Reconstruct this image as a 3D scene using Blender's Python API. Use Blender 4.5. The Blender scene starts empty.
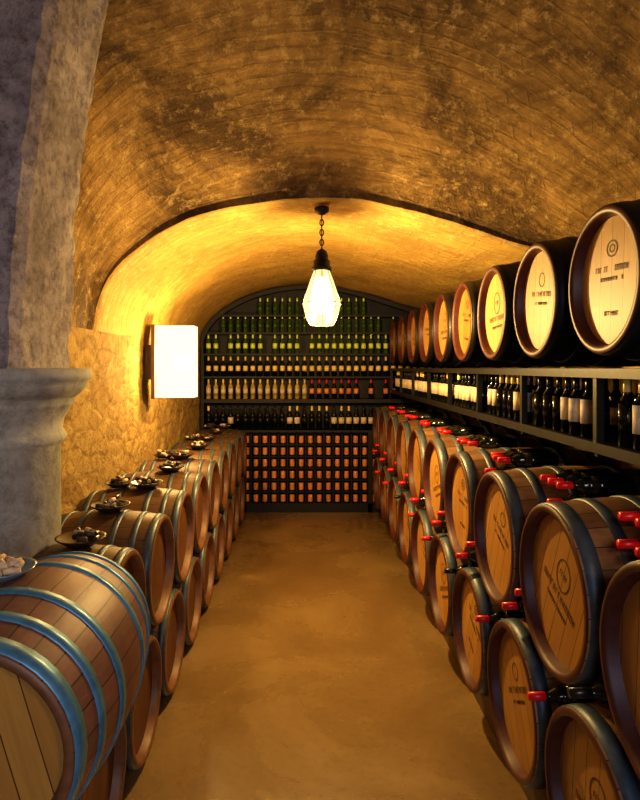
import bpy, bmesh, math, random
from mathutils import Vector, Matrix, noise
random.seed(7)
S=bpy.context.scene
for a,v in (('view_transform','Standard'),('look','Medium High Contrast'),('exposure',.30)):
    try: setattr(S.view_settings,a,v)
    except Exception as e: print(e)
W=bpy.data.worlds.new("World"); S.world=W; W.use_nodes=True
W.node_tree.nodes['Background'].inputs[0].default_value=(0.05,0.04,0.035,1)
W.node_tree.nodes['Background'].inputs[1].default_value=0.2

# ---------------- materials ----------------
class NT:
    def __init__(s,name):
        s.m=bpy.data.materials.new(name); s.m.use_nodes=True
        s.t=s.m.node_tree; s.b=s.t.nodes['Principled BSDF']
    def n(s,k,**kw):
        x=s.t.nodes.new(k)
        for a,v in kw.items(): setattr(x,a,v)
        return x
    def l(s,a,b): s.t.links.new(a,b)
    def ramp(s,fac,stops):
        r=s.n('ShaderNodeValToRGB'); e=r.color_ramp.elements
        while len(e)<len(stops): e.new(0.5)
        for i,(p,c) in enumerate(stops):
            e[i].position=p; e[i].color=(*c,1)
        s.l(fac,r.inputs[0]); return r.outputs[0]
    def noise(s,vec,scale,detail=4,rough=.6,dist=0):
        x=s.n('ShaderNodeTexNoise'); x.inputs['Scale'].default_value=scale
        x.inputs['Detail'].default_value=detail; x.inputs['Roughness'].default_value=rough
        x.inputs['Distortion'].default_value=dist
        if vec is not None: s.l(vec,x.inputs['Vector'])
        return x.outputs['Fac']
    def mapp(s,vec,scale=(1,1,1)):
        x=s.n('ShaderNodeMapping'); x.inputs['Scale'].default_value=scale; s.l(vec,x.inputs[0]); return x.outputs[0]
    def mix(s,fac,a,b,mode='MIX'):
        x=s.n('ShaderNodeMixRGB',blend_type=mode)
        for i,v in ((0,fac),(1,a),(2,b)):
            if hasattr(v,'links'): s.l(v,x.inputs[i])
            elif i==0: x.inputs[0].default_value=v
            else: x.inputs[i].default_value=(*v,1)
        return x.outputs[0]
    def math(s,op,a,b=None):
        x=s.n('ShaderNodeMath',operation=op)
        for i,v in ((0,a),(1,b)):
            if v is None: continue
            if hasattr(v,'links'): s.l(v,x.inputs[i])
            else: x.inputs[i].default_value=v
        return x.outputs[0]
    def bump(s,h,st=.5,d=.02):
        x=s.n('ShaderNodeBump'); x.inputs['Strength'].default_value=st; x.inputs['Distance'].default_value=d
        s.l(h,x.inputs['Height']); s.l(x.outputs[0],s.b.inputs['Normal'])
    def fin(s,col,rough=.6,metal=0,spec=.5):
        if hasattr(col,'links'): s.l(col,s.b.inputs['Base Color'])
        else: s.b.inputs['Base Color'].default_value=(*col,1)
        if hasattr(rough,'links'): s.l(rough,s.b.inputs['Roughness'])
        else: s.b.inputs['Roughness'].default_value=rough
        s.b.inputs['Metallic'].default_value=metal
        s.b.inputs['Specular IOR Level'].default_value=spec
        return s.m

def plain(name,col,rough=.5,metal=0,var=.25,scale=20,spec=.5):
    m=NT(name); tc=m.n('ShaderNodeTexCoord').outputs['Object']
    f=m.noise(tc,scale)
    c=m.ramp(f,[(.3,tuple(x*(1-var) for x in col)),(.7,tuple(min(1,x*(1+var)) for x in col))])
    return m.fin(c,rough,metal,spec)

def mat_stave(name,a,b,dark):
    m=NT(name); uv=m.n('ShaderNodeTexCoord').outputs['UV']
    sep=m.n('ShaderNodeSeparateXYZ'); m.l(uv,sep.inputs[0])
    u=m.math('MULTIPLY',sep.outputs[0],26.0)
    fl=m.math('FLOOR',u); fr=m.math('FRACT',u)
    oi=m.n('ShaderNodeObjectInfo').outputs['Random']
    fl2=m.math('ADD',fl,m.math('MULTIPLY',oi,91.7))
    wn=m.n('ShaderNodeTexWhiteNoise',noise_dimensions='1D'); m.l(fl2,wn.inputs['W'])
    c=m.mix(wn.outputs[0],a,b)
    g=m.noise(m.mapp(uv,(90,4,1)),1.0,5,.65,.3)
    c=m.mix(m.math('MULTIPLY',g,.8),c,dark)
    st=m.noise(m.n('ShaderNodeTexCoord').outputs['Object'],5,4,.7)
    c=m.mix(m.ramp(st,[(.42,(0,0,0)),(.7,(.6,.6,.6))]),c,dark)
    gap=m.math('GREATER_THAN',m.math('ABSOLUTE',m.math('SUBTRACT',fr,.5)),.475)
    c=m.mix(gap,c,tuple(x*.25 for x in dark))
    m.bump(m.math('SUBTRACT',g,m.math('MULTIPLY',gap,2.0)),.25,.004)
    return m.fin(c,.5)
def mat_head(name,a,b,dark):
    m=NT(name); ob=m.n('ShaderNodeTexCoord').outputs['Object']
    sep=m.n('ShaderNodeSeparateXYZ'); m.l(ob,sep.inputs[0])
    u=m.math('MULTIPLY',sep.outputs[0],12.0)
    fl=m.math('FLOOR',u); fr=m.math('FRACT',u)
    oi=m.n('ShaderNodeObjectInfo').outputs['Random']
    wn=m.n('ShaderNodeTexWhiteNoise',noise_dimensions='1D'); m.l(m.math('ADD',fl,m.math('MULTIPLY',oi,57.3)),wn.inputs['W'])
    c=m.mix(wn.outputs[0],a,b)
    c=m.mix(m.ramp(oi,[(0,(0,0,0)),(1,(.4,.4,.4))]),c,dark)
    g=m.noise(m.mapp(ob,(70,5,5)),1.0,5,.6,.4)
    c=m.mix(m.math('MULTIPLY',g,.6),c,dark)
    gap=m.math('GREATER_THAN',m.math('ABSOLUTE',m.math('SUBTRACT',fr,.5)),.48)
    c=m.mix(gap,c,tuple(x*.4 for x in dark))
    m.bump(g,.2,.003)
    return m.fin(c,.5)
def mat_hoop(name,col,metal=.5,rough=.45):
    m=NT(name); ob=m.n('ShaderNodeTexCoord').outputs['Object']
    f=m.noise(ob,9,6,.7)
    c=m.ramp(f,[(.3,tuple(x*.5 for x in col)),(.55,col),(.8,tuple(x*1.3 for x in col))])
    return m.fin(c,rough,metal)

M={}
M['staveR']=mat_stave('stave_oak',(.48,.27,.11),(.27,.135,.05),(.06,.026,.010))
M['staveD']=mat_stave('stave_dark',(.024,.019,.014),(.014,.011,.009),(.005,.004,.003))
M['staveL']=mat_stave('stave_brown',(.24,.125,.05),(.14,.066,.026),(.035,.016,.007))
M['staveN']=mat_stave('stave_redbrown',(.40,.19,.125),(.22,.10,.07),(.08,.036,.026))
M['headG']=mat_head('head_golden',(.64,.36,.075),(.48,.245,.05),(.17,.068,.016))
M['headL']=mat_head('head_brown',(.20,.085,.026),(.12,.05,.016),(.05,.018,.006))
M['headT']=mat_head('head_tan',(.66,.42,.13),(.54,.32,.095),(.28,.135,.04))
M['chimeR']=plain('chime_red',(.075,.018,.010),.5)
M['chimeO']=plain('chime_oak',(.16,.07,.03),.5)
M['hoopG']=mat_hoop('hoop_steel',(.075,.105,.135),.3)
M['hoopK']=mat_hoop('hoop_black',(.014,.016,.02),.4)
M['hoopB']=mat_hoop('hoop_blue_steel',(.09,.26,.42),.25,.4)
M['ink']=plain('stamp_ink',(.09,.035,.015),.7)
M['glass']=plain('bottle_glass',(.006,.008,.006),.12,spec=.6)
M['glassG']=plain('bottle_glass_green',(.05,.10,.008),.15)
M['glassY']=plain('bottle_glass_amber',(.48,.34,.07),.25)
M['red']=plain('capsule_red',(.66,.008,.015),.35)
M['gold']=plain('capsule_gold',(.85,.62,.18),.35)
M['green']=plain('capsule_green_glint',(.66,.85,.13),.35)  # bright yellow-green paints the glints on the upper rack bottles
M['black']=plain('capsule_black',(.012,.01,.012),.3)
M['label']=plain('label_cream',(.62,.52,.36),.6)
M['copper']=plain('label_copper',(.66,.25,.08),.45)
M['steel']=plain('dark_steel',(.022,.02,.019),.45,.5)
M['rack']=plain('rack_dark_wood',(.004,.003,.0025),.6)
M['timber']=plain('timber_dark',(.09,.055,.03),.7)
M['cork']=plain('cork',(.60,.46,.30),.8)
M['plate']=plain('dish_dark_glaze',(.035,.025,.02),.3)
M['ceramic']=plain('dish_ceramic',(.16,.22,.27),.25)

def mat_vault(name,c1,c2,mort,dk,lt,lo=.40,hi=.68,bk=.5):
    m=NT(name); uv0=m.n('ShaderNodeTexCoord').outputs['UV']; ob=m.n('ShaderNodeTexCoord').outputs['Object']
    s0=m.n('ShaderNodeSeparateXYZ'); m.l(uv0,s0.inputs[0])
    cb=m.n('ShaderNodeCombineXYZ'); m.l(s0.outputs[1],cb.inputs[0]); m.l(s0.outputs[0],cb.inputs[1]); uv=cb.outputs[0]
    nz=m.n('ShaderNodeTexNoise'); nz.inputs['Scale'].default_value=3; nz.inputs['Detail'].default_value=7; nz.inputs['Roughness'].default_value=.65; m.l(uv,nz.inputs['Vector'])
    add=m.n('ShaderNodeMixRGB',blend_type='ADD'); add.inputs[0].default_value=.085
    m.l(uv,add.inputs[1]); m.l(nz.outputs['Color'],add.inputs[2])
    br=m.n('ShaderNodeTexBrick'); br.inputs['Scale'].default_value=1
    br.inputs['Brick Width'].default_value=.28; br.inputs['Row Height'].default_value=.062
    br.inputs['Mortar Size'].default_value=.007; br.inputs['Mortar Smooth'].default_value=1
    br.inputs['Color1'].default_value=(*c1,1); br.inputs['Color2'].default_value=(*c2,1)
    br.inputs['Mortar'].default_value=(*mort,1)
    m.l(add.outputs[0],br.inputs['Vector'])
    n1=m.noise(ob,1.1,8,.72,.5); n2=m.noise(ob,13,8,.8); n3=m.noise(ob,3.5,7,.75,.3)
    st=m.noise(m.mapp(add.outputs[0],(2.2,26,1)),1.0,5,.7)
    avg=tuple((x+y)/2 for x,y in zip(c1,c2))
    c=m.mix(m.ramp(n3,[(.38,(1-bk,)*3),(.62,(.95,.95,.95))]),br.outputs['Color'],avg)
    c=m.mix(m.ramp(st,[(.42,(0,0,0)),(.68,(.7,.7,.7))]),c,mort)
    c=m.mix(m.ramp(n1,[(lo,(0,0,0)),(hi,(.85,.85,.85))]),c,dk)
    c=m.mix(m.ramp(n2,[(.52,(0,0,0)),(.66,(.6,.6,.6))]),c,lt)
    h=m.math('ADD',m.math('ADD',m.math('MULTIPLY',st,.6),m.math('MULTIPLY',n2,1.0)),m.math('MULTIPLY',n3,1.1))
    h=m.math('ADD',h,m.math('MULTIPLY',br.outputs['Fac'],-.12))
    m.bump(h,.95,.03)
    return m.fin(c,.7,spec=.25)
def mat_stone(name,a,b,dark,sc=1,bump=.9):
    m=NT(name); ob=m.n('ShaderNodeTexCoord').outputs['Object']
    n2=m.noise(ob,11*sc,8,.75); n3=m.noise(ob,2.2*sc,5,.65)
    c=m.mix(m.ramp(n3,[(.35,(0,0,0)),(.65,(1,1,1))]),a,b)
    c=m.mix(m.ramp(n2,[(.45,(0,0,0)),(.66,(.8,.8,.8))]),c,dark)
    m.bump(m.math('MULTIPLY',n2,1.2),bump,.02)
    return m.fin(c,.85,spec=.2)
def mat_rubble(name,a,b,dark):
    m=NT(name); ob=m.n('ShaderNodeTexCoord').outputs['Object']
    nz=m.n('ShaderNodeTexNoise'); nz.inputs['Scale'].default_value=6; nz.inputs['Detail'].default_value=6; m.l(ob,nz.inputs['Vector'])
    add=m.n('ShaderNodeMixRGB',blend_type='ADD'); add.inputs[0].default_value=.20
    m.l(m.mapp(ob,(1,1,1.9)),add.inputs[1]); m.l(nz.outputs['Color'],add.inputs[2])
    v=m.n('ShaderNodeTexVoronoi',feature='DISTANCE_TO_EDGE'); v.inputs['Scale'].default_value=4.2; m.l(add.outputs[0],v.inputs['Vector'])
    v2=m.n('ShaderNodeTexVoronoi',feature='F1'); v2.inputs['Scale'].default_value=4.2; m.l(add.outputs[0],v2.inputs['Vector'])
    sp=m.n('ShaderNodeSeparateXYZ'); m.l(v2.outputs['Color'],sp.inputs[0])
    n2=m.noise(ob,14,8,.8); n3=m.noise(ob,3,6,.7)
    c=m.mix(sp.outputs[0],a,b)
    c=m.mix(m.math('MULTIPLY',m.ramp(v.outputs['Distance'],[(.0,(.5,.5,.5)),(.12,(0,0,0))]),m.ramp(n3,[(.4,(.2,.2,.2)),(.6,(1,1,1))])),c,dark)
    c=m.mix(m.ramp(n2,[(.48,(0,0,0)),(.66,(.75,.75,.75))]),c,dark)
    e=m.ramp(v.outputs['Distance'],[(.0,(0,0,0)),(.2,(1,1,1))])
    m.bump(m.math('ADD',m.math('MULTIPLY',e,.35),m.math('MULTIPLY',n2,1.8)),1.0,.04)
    return m.fin(c,.85,spec=.2)
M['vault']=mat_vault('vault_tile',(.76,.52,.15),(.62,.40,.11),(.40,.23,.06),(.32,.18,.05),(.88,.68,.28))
M['vaultN']=mat_vault('vault_tile_painted_shade',(.52,.325,.10),(.38,.225,.068),(.17,.09,.03),(.06,.03,.010),(.66,.47,.20),.40,.57,.55)  # near vault: dimness away from the lamps painted in as darker tile
M['wall']=mat_rubble('wall_rubble_stone',(.68,.47,.17),(.52,.34,.12),(.22,.12,.04))
M['wallR']=mat_stone('wall_plaster_stone',(.58,.40,.14),(.48,.31,.11),(.34,.2,.07))
M['rib']=mat_stone('rib_grey_stone',(.50,.44,.42),(.28,.24,.235),(.11,.088,.09),1.8,1.0)
M['col']=mat_stone('column_limestone',(.48,.48,.42),(.35,.36,.32),(.20,.20,.18),.9,.5)
def mat_floor():
    m=NT('floor_concrete'); ob=m.n('ShaderNodeTexCoord').outputs['Object']
    n1=m.noise(ob,1.0,7,.62,.5); n2=m.noise(ob,25,6,.7)
    c=m.ramp(n1,[(.3,(.165,.10,.038)),(.52,(.225,.145,.058)),(.72,(.30,.205,.09))])
    c=m.mix(m.ramp(n2,[(.48,(0,0,0)),(.8,(.5,.5,.5))]),c,(.11,.062,.024))
    r=m.ramp(n1,[(.3,(.20,.20,.20)),(.7,(.34,.34,.34))])
    m.bump(n2,.10,.003)
    return m.fin(c,r,spec=.55)
M['floor']=mat_floor()
def emis(name,col,st):
    m=NT(name); m.b.inputs['Emission Color'].default_value=(*col,1); m.b.inputs['Emission Strength'].default_value=st
    return m.fin(col,.4)
def lit_glass(name,col,st,tr):
    m=NT(name); e=m.n('ShaderNodeEmission'); e.inputs[0].default_value=(*col,1); e.inputs[1].default_value=st
    t=m.n('ShaderNodeBsdfTransparent'); t.inputs[0].default_value=(1,.95,.85,1)
    g=m.n('ShaderNodeBsdfGlossy'); g.inputs['Roughness'].default_value=.1
    mx=m.n('ShaderNodeMixShader'); mx.inputs[0].default_value=tr; m.l(e.outputs[0],mx.inputs[1]); m.l(t.outputs[0],mx.inputs[2])
    m2=m.n('ShaderNodeMixShader'); m2.inputs[0].default_value=.04; m.l(mx.outputs[0],m2.inputs[1]); m.l(g.outputs[0],m2.inputs[2])
    out=[x for x in m.t.nodes if x.type=='OUTPUT_MATERIAL'][0]
    m.l(m2.outputs[0],out.inputs[0]); return m.m
M['glow']=lit_glass('lamp_glass_lit',(1,.78,.32),2.0,.55)
M['bulb']=emis('bulb_lit',(1,.86,.55),40)
M['glow2']=lit_glass('sconce_diffuser_lit',(1,.84,.54),1.35,.25)

# ---------------- mesh helpers ----------------
class MB:
    def __init__(s): s.v=[];s.f=[];s.mi=[];s.uv=[];s.mats=[];s.sm=[]
    def mat(s,k):
        if k not in s.mats: s.mats.append(k)
        return s.mats.index(k)
    def add(s,vs,fs,k,uvs=None,smooth=False,T=None):
        o=len(s.v); i=s.mat(k) if isinstance(k,str) else None
        for p in vs: s.v.append(tuple(T@Vector(p)) if T else tuple(p))
        for j,f in enumerate(fs):
            s.f.append([o+a for a in f]); s.mi.append(i if i is not None else s.mat(k[j])); s.sm.append(smooth)
            s.uv.append(uvs[j] if uvs else [(0,0)]*len(f))
    def box(s,x0,x1,y0,y1,z0,z1,k):
        vs=[(x,y,z) for x in (x0,x1) for y in (y0,y1) for z in (z0,z1)]
        s.add(vs,[(0,1,3,2),(4,6,7,5),(0,4,5,1),(2,3,7,6),(0,2,6,4),(1,5,7,3)],k)
    def lathe(s,prof,n,k,T=None,smooth=True,cap0=False,cap1=False):
        m=len(prof)
        vs=[(r*math.cos(2*math.pi*j/n),r*math.sin(2*math.pi*j/n),z) for r,z in prof for j in range(n)]
        o=len(s.v)
        for p in vs: s.v.append(tuple(T@Vector(p)) if T else p)
        for i in range(m-1):
            kk=k[i] if isinstance(k,list) else k; ki=s.mat(kk)
            for j in range(n):
                j2=(j+1)%n
                s.f.append([o+i*n+j,o+i*n+j2,o+(i+1)*n+j2,o+(i+1)*n+j]); s.mi.append(ki); s.sm.append(smooth)
                a,b=j/n,(j+1)/n
                s.uv.append([(a,prof[i][1]),(b,prof[i][1]),(b,prof[i+1][1]),(a,prof[i+1][1])])
        kk=(k[0] if isinstance(k,list) else k,k[-1] if isinstance(k,list) else k)
        if cap0: s.f.append([o+j for j in range(n)][::-1]); s.mi.append(s.mat(kk[0])); s.sm.append(False); s.uv.append([(0,0)]*n)
        if cap1: s.f.append([o+(m-1)*n+j for j in range(n)]); s.mi.append(s.mat(kk[1])); s.sm.append(False); s.uv.append([(0,0)]*n)
    def mesh(s,name):
        me=bpy.data.meshes.new(name); me.from_pydata(s.v,[],s.f)
        for k in s.mats: me.materials.append(M[k])
        ul=me.uv_layers.new(name='UVMap'); li=0
        for p,mi,sm,uv in zip(me.polygons,s.mi,s.sm,s.uv):
            p.material_index=mi; p.use_smooth=sm
            for q in uv:
                ul.data[li].uv=q; li+=1
        me.update(); return me
    def obj(s,name):
        o=bpy.data.objects.new(name,s.mesh(name)); S.collection.objects.link(o); return o

# ---------------- barrel ----------------
def barrel_mesh(name,rh,rb,L,stave,head,chime,hoop,stamp=0,seed=0):
    b=MB(); N=44; h=L/2
    R=lambda t: rb-(rb-rh)*abs(t/h)**1.9
    ts=[-h+L*i/20 for i in range(21)]
    b.lathe([(R(t),t) for t in ts],N,stave)
    for sg in (1,-1):
        pr=[(rh,sg*h),(rh-.006,sg*(h+.004)),(rh-.022,sg*(h+.004)),(rh-.028,sg*(h-.01)),(rh-.035,sg*(h-.04))]
        b.lathe(pr,N,chime)
        b.lathe([(rh-.035,sg*(h-.04)),(.001,sg*(h-.04))],N,head,smooth=False)
    def hoop_(t0,t1):
        e=.004
        b.lathe([(R(t0)-.002,t0),(R(t0)+e,t0+.001),(R((t0+t1)/2)+e+.001,(t0+t1)/2),(R(t1)+e,t1-.001),(R(t1)-.002,t1)],N,hoop)
    for sg in (-1,1):
        for a,w in ((.985,.055),(.70,.042),(.36,.045)):
            t0=sg*h*a; t1=t0-sg*w*L/.9
            hoop_(min(t0,t1),max(t0,t1))
    rr=random.Random(seed)
    if stamp:
        z=h-.0385
        def ring(cx,cy,ra,rb2,w):
            n=24; vs=[];fs=[]
            for i in range(n):
                a=2*math.pi*i/n
                vs+= [(cx+ra*math.cos(a),cy+rb2*math.sin(a),z),(cx+(ra-w)*math.cos(a),cy+(rb2-w)*math.sin(a),z)]
            for i in range(n):
                j=(i+1)%n; fs.append((2*i,2*j,2*j+1,2*i+1))
            b.add(vs,fs,'ink')
        def text(cy,half,hh,st=.016):
            x=-half
            while x<half:
                w=st*rr.uniform(.5,.75)
                if rr.random()>.12:
                    q=rr.choice([0,1,2])
                    segs=[(x,x+.004,cy,cy+hh)]
                    if q>0: segs.append((x+w-.004,x+w,cy,cy+hh))
                    segs.append((x,x+w,cy+hh-.004,cy+hh) if q<2 else (x,x+w,cy+hh/2,cy+hh/2+.004))
                    for x0,x1,y0,y1 in segs: b.add([(x0,y0,z),(x1,y0,z),(x1,y1,z),(x0,y1,z)],[(0,1,2,3)],'ink')
                x+=st
        if stamp==1:
            ring(0,.12,.04,.032,.006); ring(0,.12,.02,.016,.005)
            text(.035,.12,.022); text(.00,.08,.016,.014); text(-.13,.06,.018,.015)
        elif stamp==2:
            ring(0,.06,.055,.065,.006); text(.05,.03,.022); text(-.045,.14,.028,.022); text(-.09,.09,.016,.014)
        else:
            text(.02,.12,.024,.02); ring(0,.1,.035,.035,.005); text(-.02,.07,.014,.012)
    return b.mesh(name)

def place_barrel(me,loc,dirv,roll=0):
    o=bpy.data.objects.new('wine_barrel',me); S.collection.objects.link(o)
    z=Vector(dirv).normalized(); up=Vector((0,0,1)); x=up.cross(z).normalized(); y=z.cross(x)
    Rm=Matrix((x,y,z)).transposed().to_4x4()
    o.matrix_world=Matrix.Translation(loc)@Rm@Matrix.Rotation(roll,4,'Z')
    return o
mR=[barrel_mesh('barrel_oak_%d'%i,.30,.333,.86,'staveR','headG','chimeR','hoopG',i,i) for i in (1,2,3)]
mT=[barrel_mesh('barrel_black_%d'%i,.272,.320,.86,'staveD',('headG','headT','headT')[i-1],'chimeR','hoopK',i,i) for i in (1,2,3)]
mL=barrel_mesh('barrel_brown',.275,.303,.60,'staveL','headL','chimeO','hoopG')
mN=barrel_mesh('barrel_redbrown',.27,.318,.80,'staveN','headG','chimeO','hoopB')
rz=lambda a:random.uniform(-a,a)
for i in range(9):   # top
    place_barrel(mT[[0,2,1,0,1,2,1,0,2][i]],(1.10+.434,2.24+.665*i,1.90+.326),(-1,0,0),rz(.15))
for i in range(10):  # middle
    y=1.50+.67*i
    if y<7.6: place_barrel(mR[i%3],(.88+.434,y,1.10),(-1,0,0),rz(.5))
for i in range(9):
    place_barrel(mR[(i+1)%3],(.85+.434,1.835+.67*i,.52),(-1,0,0),rz(.5))
for i in range(9):
    place_barrel(mL,(-.75-.305,2.57+.62*i,.835),(1,0,0),rz(1))
for i in range(10):
    place_barrel(mL,(-.75-.305,1.64+.62*i,.31),(1,0,0),rz(1))
p0=Vector((-.83,1.45,.95)); p1=Vector((-.855,2.24,.94))
place_barrel(mN,(p0+p1)/2,(p0-p1),.3)

# ---------------- room ----------------
def catmull(P,n):
    out=[]; Q=[P[0]]+P+[P[-1]]; segs=len(P)-1
    for k in range(n+1):
        t=k/n*segs; i=min(int(t),segs-1); u=t-i
        a,b,c,d=[Q[i+j] for j in range(4)]
        out.append(tuple(.5*((2*b[q])+(-a[q]+c[q])*u+(2*a[q]-5*b[q]+4*c[q]-d[q])*u*u+(-a[q]+3*b[q]-3*c[q]+d[q])*u**3) for q in (0,1)))
    return out
F=catmull([(-1.4,2.15),(-1.34,2.42),(-1.12,2.68),(-.70,2.90),(-.2,3.01),(.3,3.01),(.8,2.91),(1.35,2.74),(2.07,2.56)],56)
Nn=catmull([(-1.4,2.15),(-1.40,3.0),(-1.36,3.5),(-1.05,3.95),(-.3,4.2),(.4,4.2),(1.1,3.95),(1.7,3.4),(2.07,2.56)],56)
YS=3.95
def prof(y,near=False):
    if y>=YS and not near: w=0
    else:
        w=min(1,((YS-y)/1.9)); w=.035+.965*w*(1.25-.25*w)
    return [(a[0]*(1-w)+b[0]*w,a[1]*(1-w)+b[1]*w) for a,b in zip(F,Nn)]
YB=8.22; YF=-1.6
b=MB(); ys=[YF+i*.12 for i in range(int((YB-YF)/.12)+1)]
ys=sorted(set([round(y,3) for y in ys if y<YB-.05 and abs(y-YS)>.06]+[YS,YB]))
rows=[]
for y in ys:
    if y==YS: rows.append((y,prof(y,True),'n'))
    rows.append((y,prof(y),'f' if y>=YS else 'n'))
vs=[];uvs=[]
for y,pr,_ in rows:
    s=0
    for i,(x,z) in enumerate(pr):
        if i: s+=math.dist(pr[i-1],pr[i])
        n=noise.noise(Vector((x*2.2,y*2.2,z*2.2)))*.02+noise.noise(Vector((x*7,y*7,z*7)))*.008
        if i in(0,len(pr)-1): n=0
        cx,cz=x-.3,z-1.6; l=math.hypot(cx,cz)
        vs.append((x+cx/l*n,y,z+cz/l*n)); uvs.append((y,s))
m=len(F); fs=[];fu=[];ks=[]
for a in range(len(rows)-1):
    for i in range(m-1):
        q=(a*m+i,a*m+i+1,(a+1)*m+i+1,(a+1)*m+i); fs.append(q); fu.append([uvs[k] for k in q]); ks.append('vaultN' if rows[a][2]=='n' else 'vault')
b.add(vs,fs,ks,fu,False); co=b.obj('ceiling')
for p in co.data.polygons: p.use_smooth = abs(p.normal.y)<.85
b=MB(); vs=[];fs=[]; ny=260; nz=60
for i in range(ny+1):
    for j in range(nz+1):
        y=YF+(YB-YF)*i/ny; z=2.16*j/nz
        d=noise.noise(Vector((y*3,z*4,0)))*.03+noise.noise(Vector((y*9,z*11,5)))*.018+noise.noise(Vector((y*20,z*22,9)))*.01
        d*=min(1,(2.16-z)*6)
        vs.append((-1.40-abs(d),y,z))
for i in range(ny):
    for j in range(nz):
        a=i*(nz+1)+j; fs.append((a,a+nz+1,a+nz+2,a+1))
b.add(vs,fs,'wall',None,True); b.obj('wall_left')
b=MB(); b.box(2.07,2.2,YF,YB,0,2.6,'wallR'); b.obj('wall_right')
b=MB(); b.box(-1.5,2.2,YB,YB+.1,0,3.2,'wallR'); b.obj('wall_back')
b=MB(); b.box(-1.5,2.2,YF-.1,YF,0,4.4,'wallR'); b.obj('wall_front')
b=MB(); b.box(-1.5,2.2,YF,YB,-.1,0,'floor'); b.obj('floor')

# ---------------- stone column with rib ----------------
b=MB(); cx,cy=-1.42,2.62
T=Matrix.Translation((cx,cy,0))
pr=[(.36,0),(.36,.12),(.33,.2),(.33,1.56),(.345,1.575),(.355,1.595),(.345,1.615),(.335,1.63),(.345,1.68),(.375,1.73),(.385,1.745),(.385,1.765),(.40,1.775),(.425,1.80),(.445,1.825),(.445,1.845),(.46,1.85),(.46,1.895),(.40,1.90)]
b.lathe(pr,40,'col',T,True,cap1=True)
b.obj('stone_column')
b=MB(); vs=[];fs=[]; K=60
Yr=(2.30,2.36,2.44,2.52,2.60,2.68,2.76,2.82,2.86)
nr=len(Yr)+2
for i in range(K+1):
    z=1.895+2.1*i/K; t=max(0,(z-2.0)/1.6)
    x=-1.11+.05*min(1,t)+.14*t**2
    for j,yy in enumerate(Yr):
        n=noise.noise(Vector((yy*4,z*2,1)))*.010+noise.noise(Vector((yy*14,z*14,1)))*.014
        vs.append((x+n-(.025 if j in(0,len(Yr)-1) else 0),yy+n*.5,z))
    vs.append((-1.75,2.84,z)); vs.append((-1.75,2.30,z))
for i in range(K):
    for j in range(nr):
        a=i*nr+j; c=i*nr+(j+1)%nr; fs.append((a,c,c+nr,a+nr))
b.add(vs,fs,'rib',None,False); b.add([vs[k] for k in range(nr)],[tuple(range(nr))],'rib'); b.obj('stone_arch_rib')

# ---------------- bottles ----------------
def bottle(b,T,body='glass',cap='red',label='label',n=10,sc=1.0,lab=(.08,.16)):
    r=.037*sc
    H=.30*sc
    pr=[(r*.85,0),(r,.008),(r,lab[0]*sc),(r*1.02,lab[0]*sc),(r*1.02,lab[1]*sc),(r,lab[1]*sc),(r,.185*sc),(r*.75,.21*sc),(r*.42,.228*sc),(r*.38,.24*sc),(r*.42,.242*sc),(r*.40,H),(.001,H)]
    ks=[body,body,label or body,label or body,label or body,body,body,body,body,cap,cap,cap]
    b.lathe(pr,n,ks,T,True,cap0=True)
x0=1.12
b=MB()
b.box(x0,2.06,1.2,7.84,1.868,1.898,'steel')
b.box(x0,2.06,1.2,7.84,1.585,1.612,'steel')
y=1.52
while y<7.85:
    b.box(x0-.005,x0+.025,y-.014,y+.014,1.585,1.895,'steel')
    b.box(x0,2.06,y-.012,y+.012,1.56,1.586,'steel')
    y+=.79
b.box(x0-.012,x0,1.2,7.84,1.862,1.898,'steel'); b.box(x0-.012,x0,1.2,7.84,1.575,1.615,'steel')
b.obj('bottle_shelf')
b=MB(); y=1.3; k=0
while y<7.7:
    near=abs(((y-1.52)/.79)-round((y-1.52)/.79))*.79
    if near>.05 and random.random()>.06:
        grp=int(y/.45)%3
        bottle(b,Matrix.Translation((1.17+rz(.006),y,1.613)),'glass',['black','gold','black'][grp],'label' if (int(y/.3)%2==0 or y>4) else None,14 if y<4 else 8,.83,(.07,.19))
        bottle(b,Matrix.Translation((1.35,y+.03,1.613)),'glass','black','label',8,.83,(.05,.14))
    y+=.098; k+=1
b.obj('wine_bottles')
def lay(b,x,y,z,cap='red',ang=0.0):
    T=Matrix.Translation((x+.30,y,z))@Matrix.Rotation(ang,4,'Z')@Matrix.Rotation(-math.pi/2,4,'Y')
    bottle(b,T,'glass',cap,None,14,1.0)
b=MB()
for i in range(9):
    yc=1.835+.67*i
    for row,(dz,ds) in enumerate(((.172,(0,)),(.249,(-.041,.041)),(.326,(-.082,0,.082)))):
        for d in ds:
            if row==2 or random.random()<.9: lay(b,.965+rz(.02)+.02*row,yc+d,1.10+dz,'red')
b.obj('wine_bottles')
b=MB()
for i in range(9):
    yc=1.835+.67*i
    lay(b,.81+rz(.02),yc,.52+.387,'red' if i!=0 else 'black')
    if i>0: lay(b,.85+rz(.02),yc-.045,.52+.46,'red')
    if i>0: lay(b,.82+rz(.02),yc-.335,.52+.193,'red' if i%3 else 'black')
b.obj('wine_bottles')
b=MB()
for x in (.98,1.5): b.box(x,x+.12,1.35,7.8,0,.187,'timber')
b.obj('barrel_stand')

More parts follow.
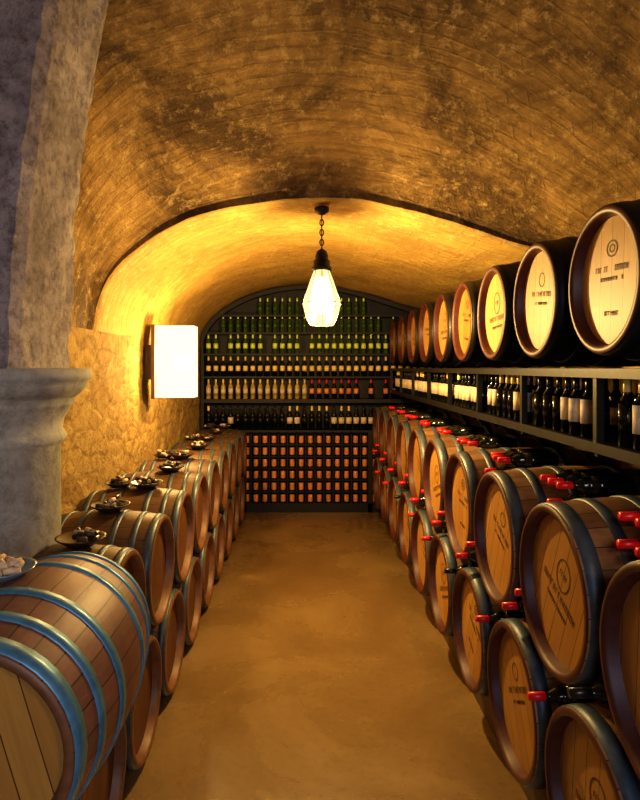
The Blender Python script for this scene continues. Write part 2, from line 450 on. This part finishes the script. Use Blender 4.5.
# ---------------- back rack ----------------
pf=[(x,z-.035) for x,z in prof(8.0)]
pf=[(max(-1.37,min(2.04,x)),z) for x,z in pf]
def vh(x):
    for a,c in zip(pf,pf[1:]):
        if a[0]<=x<=c[0]: return a[1]+(c[1]-a[1])*(x-a[0])/(c[0]-a[0]+1e-9)
    return 2.5
def xr(z):
    xs=[p[0] for p in pf if p[1]>z+.03]
    return (min(xs),max(xs)) if xs else (0,0)
y0,y1=7.9,8.19
b=MB()
b.box(-1.37,2.04,8.165,8.19,0,2.1,'rack')
vs=[];fs=[]
for i,(x,z) in enumerate(pf): vs+=[(x,8.165,2.1),(x,8.165,z)]
for i in range(len(pf)-1): fs.append((2*i,2*i+2,2*i+3,2*i+1))
b.add(vs,fs,'rack')
vs=[];fs=[]
for i,(x,z) in enumerate(pf):
    vs+=[(x*.975,y0-.02,z-.05),(x,y0-.02,z),(x*.975,y0+.08,z-.05),(x,y0+.08,z)]
for i in range(len(pf)-1):
    a=4*i; fs+=[(a,a+4,a+5,a+1),(a,a+2,a+6,a+4),(a+1,a+5,a+7,a+3)]
b.add(vs,fs,'rack')
shelves=[1.08,1.49,1.79,2.09,2.37,2.60]
for z in shelves:
    a,c=(-1.37,2.04) if z<2.3 else xr(z)
    th=.05 if z<1.6 else .025
    b.box(a,c,y0,y1,z-th,z,'rack')
b.box(-1.37,-1.33,y0-.01,y1,0,2.1,'rack')
for x in (-.80,.86): b.box(x-.03,x+.03,y0-.01,y1,0,1.06,'rack')
b.box(-1.37,2.04,y0-.01,y1,0,.12,'rack')
zz=[.12+.155*i for i in range(7)]
for z in zz[1:]: b.box(-1.37,2.04,y0,y1,z-.016,z,'rack')
x=-1.25
while x<2.0:
    b.box(x-.068,x-.052,y0,y1,.12,1.06,'rack'); x+=.12
b.obj('wine_rack')
b=MB()
for si,z in enumerate(shelves):
    x=-1.28
    while x<1.95:
        sc=(1.05,.87,.87,.84,.76,.76)[si]
        if z+.3*sc<vh(x)-.045 and random.random()>.04:
            if si>=4: kb,kc,kl='glassG','green','glassG'
            elif si==3: kb,kc,kl='glassG','green','green'
            elif si==2: kb,kc,kl=('glass','gold','gold')
            elif si==1: kb,kc,kl=('glassY','gold','label') if x<.05 else ('glass','red','copper')
            else: kb,kc,kl=('glass','gold' if random.random()<.4 else 'black','label' if random.random()<.3 or x>.35 else None)
            bottle(b,Matrix.Translation((x,7.955,z+.001)),kb,kc,kl,8,sc)
        x+=.098
b.obj('wine_bottles')
b=MB()
for z in zz[:-1]:
    x=-1.25
    while x<2.0:
        T=Matrix.Translation((x,7.955,z+.001))
        r=.034
        b.lathe([(r,0),(r,.012),(r*1.02,.014),(r*1.02,.108),(r,.110),(r*.5,.125),(r*.4,.135),(.001,.135)],8,['glass','glass','copper','glass','glass','glass','glass'],T,True)
        x+=.12
b.obj('wine_bottles')

# ---------------- pendant lamp ----------------
LX,LY=.115,4.12
b=MB(); T=Matrix.Translation((LX,LY,0))
b.lathe([(.001,3.01),(.05,3.0),(.05,2.975),(.02,2.955),(.008,2.95)],20,'steel',T)
z=2.95; i=0
def torus_link(b,c,axis,R1,R2,r):
    n=14; q=6; vs=[];fs=[]
    for a in range(n):
        t=2*math.pi*a/n
        for e in range(q):
            p=2*math.pi*e/q
            u=(R1+r*math.cos(p))*math.cos(t); v=(R2+r*math.cos(p))*math.sin(t); w=r*math.sin(p)
            vs.append((c[0]+(u if axis else w),c[1]+(w if axis else u),c[2]+v))
    for a in range(n):
        for e in range(q):
            fs.append((a*q+e,((a+1)%n)*q+e,((a+1)%n)*q+(e+1)%q,a*q+(e+1)%q))
    b.add(vs,fs,'steel',None,True)
while z>2.72:
    torus_link(b,(LX,LY,z-.018),i%2,.013,.022,.0045); z-=.034; i+=1
b.lathe([(.004,2.96),(.004,2.66)],8,'steel',T)
b.lathe([(.006,2.72),(.035,2.70),(.045,2.67),(.045,2.645),(.058,2.635),(.058,2.60),(.068,2.59),(.068,2.568),(.03,2.566)],20,'steel',T)
gp=[(.055,2.568),(.08,2.50),(.125,2.36),(.129,2.33),(.098,2.225),(.078,2.195),(.001,2.19)]
b.lathe(gp,8,'glow',T,False)
b.lathe([(.02,2.57),(.02,2.52)],12,'steel',T)
b.lathe([(.001,2.27),(.02,2.275),(.05,2.31),(.062,2.36),(.055,2.41),(.034,2.46),(.02,2.52)],16,'bulb',T)
def bar(b,p,q,r,k='steel'):
    p=Vector(p);q=Vector(q); d=q-p; R=d.to_track_quat('Z','Y').to_matrix().to_4x4()
    b.lathe([(r,0),(r,d.length)],6,k,Matrix.Translation(p)@R,True,True,True)
for j in range(8):
    a=2*math.pi*j/8
    for (r0,z0),(r1,z1) in zip(gp[:-2],gp[1:-1]):
        bar(b,(LX+r0*1.02*math.cos(a),LY+r0*1.02*math.sin(a),z0),(LX+r1*1.02*math.cos(a),LY+r1*1.02*math.sin(a),z1),.0022)
for rr_,z_ in ((.080,2.193),(.131,2.345)):
    for j in range(8):
        a=2*math.pi*j/8; c=2*math.pi*(j+1)/8
        bar(b,(LX+rr_*math.cos(a),LY+rr_*math.sin(a),z_),(LX+rr_*math.cos(c),LY+rr_*math.sin(c),z_),.002)
b.obj('pendant_lamp')

# ---------------- sconce ----------------
b=MB()
sx0,sx1,sy0,sy1,sz0,sz1=-1.29,-.955,5.15,5.34,1.645,2.265
b.box(sx0,sx1,sy0,sy1,sz0,sz1,'glow2')
b.box(sx0-.03,sx0,sy0-.01,sy1+.01,sz0-.01,sz1+.01,'timber')
b.box(sx0-.10,sx0-.025,sy0+.05,sy1-.05,1.8,2.1,'timber')
b.obj('wall_sconce')

# ---------------- dishes ----------------
def dish(x,y,z,kind=0,s=1.2):
    b=MB(); T=Matrix.Translation((x,y,z))@Matrix.Scale(s,4)
    b.lathe([(.001,.004),(.05,.0),(.055,.006),(.085,.024),(.088,.029),(.08,.027),(.05,.012),(.001,.01)],20,'plate' if kind==0 else 'ceramic',T)
    for i in range(18):
        a=random.uniform(0,6.28); r=random.uniform(0,.07)
        T2=Matrix.Translation((x+r*math.cos(a),y+r*math.sin(a),z+.027+random.uniform(0,.028)))@Matrix.Rotation(random.uniform(0,6),4,'Z')@Matrix.Rotation(math.pi/2,4,'X')
        b.lathe([(.011,-.02),(.0115,0),(.011,.02)],8,'cork' if i%4==0 or kind else ('plate' if i%2 else 'timber'),T2,True,True,True)
    b.obj('tasting_dish')
for i in range(9):
    dish(-1.02+rz(.03) if i else -.96,2.57+.62*i,.835+.309,0)
    if i%2==0 and i>0: dish(-1.19,2.57+.62*i+.03,.835+.306,0,1)
dish(-.945,1.86,.943+.306,1)

# ---------------- lights ----------------
def light(kind,name,loc,rot,energy,col,size=1,sy=None):
    d=bpy.data.lights.new(name,kind); d.energy=energy; d.color=col
    if kind=='AREA':
        d.size=size
        if sy: d.shape='RECTANGLE'; d.size_y=sy
    elif kind in('POINT','SPOT'): d.shadow_soft_size=size
    o=bpy.data.objects.new(name,d); o.location=loc; o.rotation_euler=rot; S.collection.objects.link(o); return o
def aim(o,t):
    o.rotation_euler=(Vector(t)-o.location).to_track_quat('-Z','Y').to_euler()
light('POINT','pendant_bulb_light',(LX,LY,2.235),(0,0,0),300,(1,.69,.27),.03)
light('POINT','sconce_bulb_light',(-1.12,5.245,1.95),(0,0,0),235,(1,.66,.24),.09)
o=light('AREA','daylight_doorway',(.2,-1.3,2.2),(0,0,0),30,(.60,.72,1.0),.8,1.4); aim(o,(-1.2,2.6,1.6))
o=light('AREA','warm_fill_light',(1.0,-.8,2.6),(0,0,0),15,(1,.68,.31),.4); aim(o,(1.0,3,2.2))  # unseen warm fill, added behind the camera to brighten the room
c=bpy.data.cameras.new('cam'); co=bpy.data.objects.new('camera',c); S.collection.objects.link(co)
co.location=(0,0,1.9); co.rotation_euler=(math.pi/2,0,0)
c.sensor_width=36; c.lens=27; c.shift_x=15/800; c.shift_y=-32/800; c.clip_start=.02
S.camera=co
